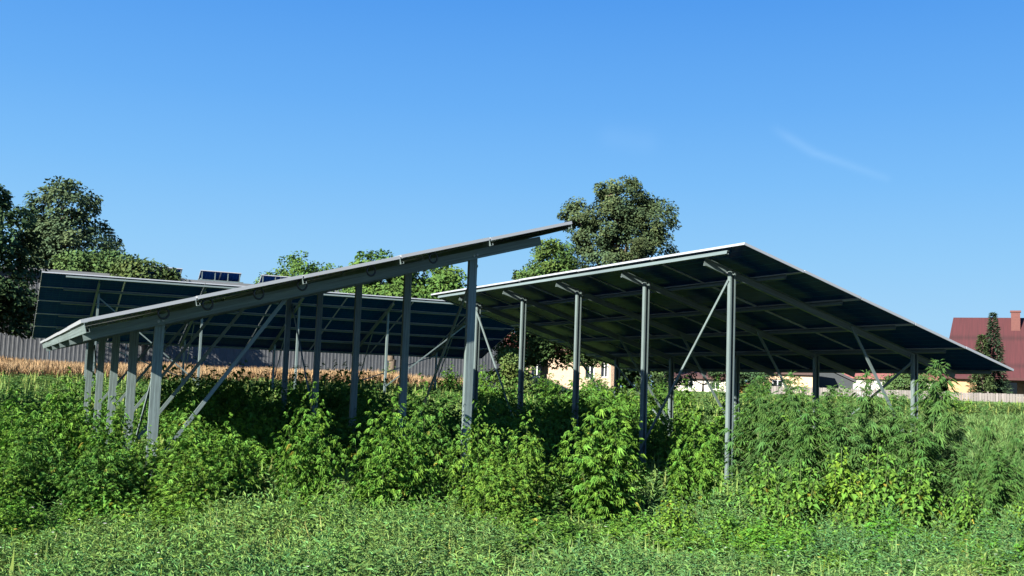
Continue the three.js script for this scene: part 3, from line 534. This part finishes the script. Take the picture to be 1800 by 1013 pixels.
// undergrowth in the shade of the tables
{
  const r = rngOf(909);
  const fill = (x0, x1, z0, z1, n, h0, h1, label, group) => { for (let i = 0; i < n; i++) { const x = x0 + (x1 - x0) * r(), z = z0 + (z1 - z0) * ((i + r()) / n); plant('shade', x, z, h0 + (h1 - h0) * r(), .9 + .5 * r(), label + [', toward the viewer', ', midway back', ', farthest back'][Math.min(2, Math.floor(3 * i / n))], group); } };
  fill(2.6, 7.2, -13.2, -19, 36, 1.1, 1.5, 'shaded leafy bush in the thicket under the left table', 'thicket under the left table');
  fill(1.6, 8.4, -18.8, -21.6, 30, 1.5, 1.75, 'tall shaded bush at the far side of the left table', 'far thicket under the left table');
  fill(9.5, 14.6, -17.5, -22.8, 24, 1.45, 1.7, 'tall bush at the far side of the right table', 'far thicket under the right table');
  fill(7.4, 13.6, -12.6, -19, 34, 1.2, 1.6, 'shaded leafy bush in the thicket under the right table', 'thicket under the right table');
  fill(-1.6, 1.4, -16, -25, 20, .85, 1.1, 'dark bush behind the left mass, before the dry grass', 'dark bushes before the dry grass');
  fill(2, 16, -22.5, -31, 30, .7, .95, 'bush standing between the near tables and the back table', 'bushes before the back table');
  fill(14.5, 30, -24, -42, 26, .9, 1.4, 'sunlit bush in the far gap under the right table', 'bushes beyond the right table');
}

// ------------------------------------------------------------------ weeds, meadow, dry grass: uncountable ground cover
function weedClump(seed, col, h, stems, leavesPer, leaf, wr, blades) {
  const rng = rngOf(seed), L = new Leaves();
  for (let s = 0; s < stems; s++) {
    const a = rng() * 6.283, r = .13 * Math.sqrt(rng()), A = V(Math.cos(a) * r, 0, Math.sin(a) * r), B = A.clone().add(V((rng() - .5) * .16, h * (.55 + .5 * rng()), (rng() - .5) * .16));
    for (let i = 0; i < leavesPer; i++) { const t = .12 + .88 * (i + rng()) / leavesPer, aa = i * 2.4 + rng(), o = V(Math.cos(aa), 0, Math.sin(aa)), [d, n] = leafFrame(rng, o, .6); d.y += .35 + .7 * rng(); d.normalize(); n.addScaledVector(d, -n.dot(d)).normalize(); const sz = leaf * (.6 + .8 * rng()); L.leaflet(A.clone().lerp(B, t), d, d.clone().cross(n).normalize(), n, sz, sz * wr, jit(rng, col, .3, .15)); }
  }
  for (let b = 0; b < blades; b++) { const a = rng() * 6.283, r = .14 * Math.sqrt(rng()), A = V(Math.cos(a) * r, 0, Math.sin(a) * r), d = V((rng() - .5) * .7, 1, (rng() - .5) * .7).normalize(), side = V(Math.cos(a + 1.5), 0, Math.sin(a + 1.5)), n = d.clone().cross(side).normalize(), l = h * (.6 + .6 * rng()); L.leaflet(A, d, side, n, l, .010, jit(rng, [col[0] * 1.15, col[1], col[2] * 1.1], .3, .15), .1, .18); }
  return L.build();
}
function scatter(name, label, category, geo, mat, spots) {
  const m = new THREE.InstancedMesh(geo, mat, spots.length), q = new THREE.Quaternion(), e = new THREE.Euler(), mt = new THREE.Matrix4(), c = new THREE.Color();
  spots.forEach((s, i) => { e.set((s[5] ?? 0), s[3], (s[6] ?? 0)); q.setFromEuler(e); mt.compose(V(s[0], s[1], s[2]), q, V(s[4][0], s[4][1], s[4][0])); m.setMatrixAt(i, mt); const k = s[7] ?? [1, 1, 1]; m.setColorAt(i, c.setRGB(k[0], k[1], k[2])); });
  m.castShadow = m.receiveShadow = true; m.name = numbered(name); scene.add(m); tag(m, label, category, null, 'stuff'); return m;
}
const atDepth = (lat, dep) => V(FW.x * dep + RT.x * lat, 0, FW.z * dep + RT.z * lat);
{
  const r = rngOf(4242), WC = [.142, .238, .066];
  const clumps = [weedClump(1, WC, .32, 12, 17, .041, .36, 1), weedClump(2, [.160, .250, .066], .28, 13, 16, .036, .42, 1), weedClump(3, [.125, .222, .062], .42, 10, 20, .046, .28, 1), weedClump(4, [.19, .255, .085], .30, 9, 18, .044, .20, 4)];
  const sets = [[], [], [], []];
  for (let i = 0; i < 15000; i++) {
    const dep = 5.4 + 6.4 * Math.pow(r(), .85), lat = (r() * 2 - 1) * (dep * .56 + .6), p = atDepth(lat, dep), big = fbm(p.x * .9 + 3, p.z * .9), tone = fbm(p.x * .45 + 30, p.z * .45 + 9), k = r() < (p.x > 4 ? .20 : .06) + .5 * (tone - .5) ? 3 : Math.floor(r() * 3);
    const hgt = (.28 + 1.35 * Math.pow(big, 1.25)) * (.65 + .7 * r()), w = .8 + .5 * r();
    sets[k].push([p.x, ground(p.x, p.z) - .01, p.z, r() * 6.283, [w, hgt], (r() - .5) * .2, (r() - .5) * .2, [.46 + .86 * tone + (r() - .5) * .2, .70 + .5 * tone + (r() - .5) * .16, .85 + .25 * r()]]);
  }
  const lab = ['small-leaved green weeds covering the foreground', 'bright green clover-like weeds covering the foreground', 'narrow-leaved weeds covering the foreground', 'pale grass blades mixed through the foreground weeds'];
  sets.forEach((s, i) => scatter(i === 3 ? 'foreground_grass' : 'foreground_weeds', lab[i], i === 3 ? 'grass' : 'weeds', clumps[i], M.weed, s));
  // lower cover under the tables and out to the barn
  const s2 = [];
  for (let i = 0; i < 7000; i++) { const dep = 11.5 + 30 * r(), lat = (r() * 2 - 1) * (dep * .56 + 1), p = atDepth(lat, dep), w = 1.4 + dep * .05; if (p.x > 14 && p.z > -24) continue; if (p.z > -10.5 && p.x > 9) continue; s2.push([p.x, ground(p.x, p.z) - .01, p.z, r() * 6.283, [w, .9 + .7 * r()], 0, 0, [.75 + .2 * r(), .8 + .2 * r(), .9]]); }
  scatter('ground_cover', 'dark green ground cover beneath the solar tables', 'weeds', clumps[0], M.weed, s2);
  // meadow on the right, out to the fence
  const s3 = [];
  for (let i = 0; i < 14000; i++) { const dep = 13 + 62 * Math.pow(r(), .7), lat = dep * (.10 + .46 * r()), p = atDepth(lat, dep), w = 1.2 + dep * .045, t = fbm(p.x * .15, p.z * .15); if (p.x < 14.6 && p.z < -10 && p.z > -23) continue; s3.push([p.x, ground(p.x, p.z) - .02, p.z, r() * 6.283, [w, .75 + .35 * r()], 0, 0, [.85 + .25 * t, .9 + .2 * t, .9]]); }
  scatter('meadow_grass', 'mown green meadow behind the hemp out to the pale fence', 'grass', weedClump(6, [.085, .155, .048], .30, 2, 7, .05, .3, 26), M.weed, s3);
  // tall dry grass before the barn
  const g = rngOf(88), D = new Leaves();
  for (let i = 0; i < 34; i++) { const a = g() * 6.283, rr = .3 * Math.sqrt(g()), A = V(Math.cos(a) * rr, 0, Math.sin(a) * rr), d = V((g() - .5) * .8, 1, (g() - .5) * .8).normalize(), side = V(Math.cos(a + 1.5), 0, Math.sin(a + 1.5)); D.leaflet(A, d, side, d.clone().cross(side), .5 + .55 * g(), .026, jit(g, [.25, .168, .086], .3, .08), .1, .1); }
  const dry = D.build(), s4 = [];
  for (let i = 0; i < 7000; i++) { const x = -7 + 24 * g(), z = -39.5 - 9 * g(), t = fbm(x * .3, z * .3); s4.push([x, ground(x, z) - .02, z, g() * 6.283, [1, .45 + .45 * t + .15 * g()], 0, 0, [.85 + .4 * t, .85 + .35 * t, .8 + .4 * t]]); }
  scatter('dry_grass', 'tall tan dry grass in front of the grey barn', 'grass', dry, M.straw, s4);
  // taller weeds where the bushes meet the open strip
  const edge = [[], [], []], er = rngOf(611);
  for (let i = 0; i < 210; i++) { const dep = 8.2 + 2.0 * Math.pow(er(), .6), p = atDepth((er() * 2 - 1) * dep * .52, dep), h = .28 + .34 * er() * er() + .12 * er(); edge[i % 3].push([p.x, ground(p.x, p.z) - .02, p.z, er() * 6.3, [h * (.9 + .4 * er()), h], 0, 0, [.85 + .3 * er(), .9 + .2 * er(), .9]]); }
  [KINDS.broad[1], KINDS.bush[3], KINDS.bush[0]].forEach((kk, i) => scatter('edge_weeds', ['knee-high broad-leaved weeds fringing the bushes', 'knee-high dark weeds fringing the bushes', 'knee-high ferny weeds fringing the bushes'][i], 'weeds', kk.leaves, M.leaf, edge[i]));
  // tiny flowers
  const fl = new Leaves(); for (let i = 0; i < 6; i++) { const a = i * 1.05; fl.leaflet(V(0, .36, 0), V(Math.cos(a), .15, Math.sin(a)).normalize(), V(-Math.sin(a), 0, Math.cos(a)), V(0, 1, 0), .011, .009, [.7, .7, .66], .05, .05); }
  fl.leaflet(V(0, 0, 0), V(0, 1, 0), V(1, 0, 0), V(0, 0, 1), .37, .005, [.12, .2, .06]);
  const fs = []; for (let i = 0; i < 80; i++) { const dep = 6.5 + 3.6 * g(), p = atDepth((g() * 2 - 1) * dep * .5, dep), yel = g() < .4; fs.push([p.x, ground(p.x, p.z), p.z, g() * 6.3, [1 + .6 * g(), .9 + .3 * g()], 0, 0, yel ? [1, .85, .15] : [1, 1, 1]]); }
  scatter('wild_flowers', 'tiny white and yellow flowers dotted over the foreground weeds', 'flowers', fl.build(), M.straw, fs);
}

renderer.render(scene, camera);
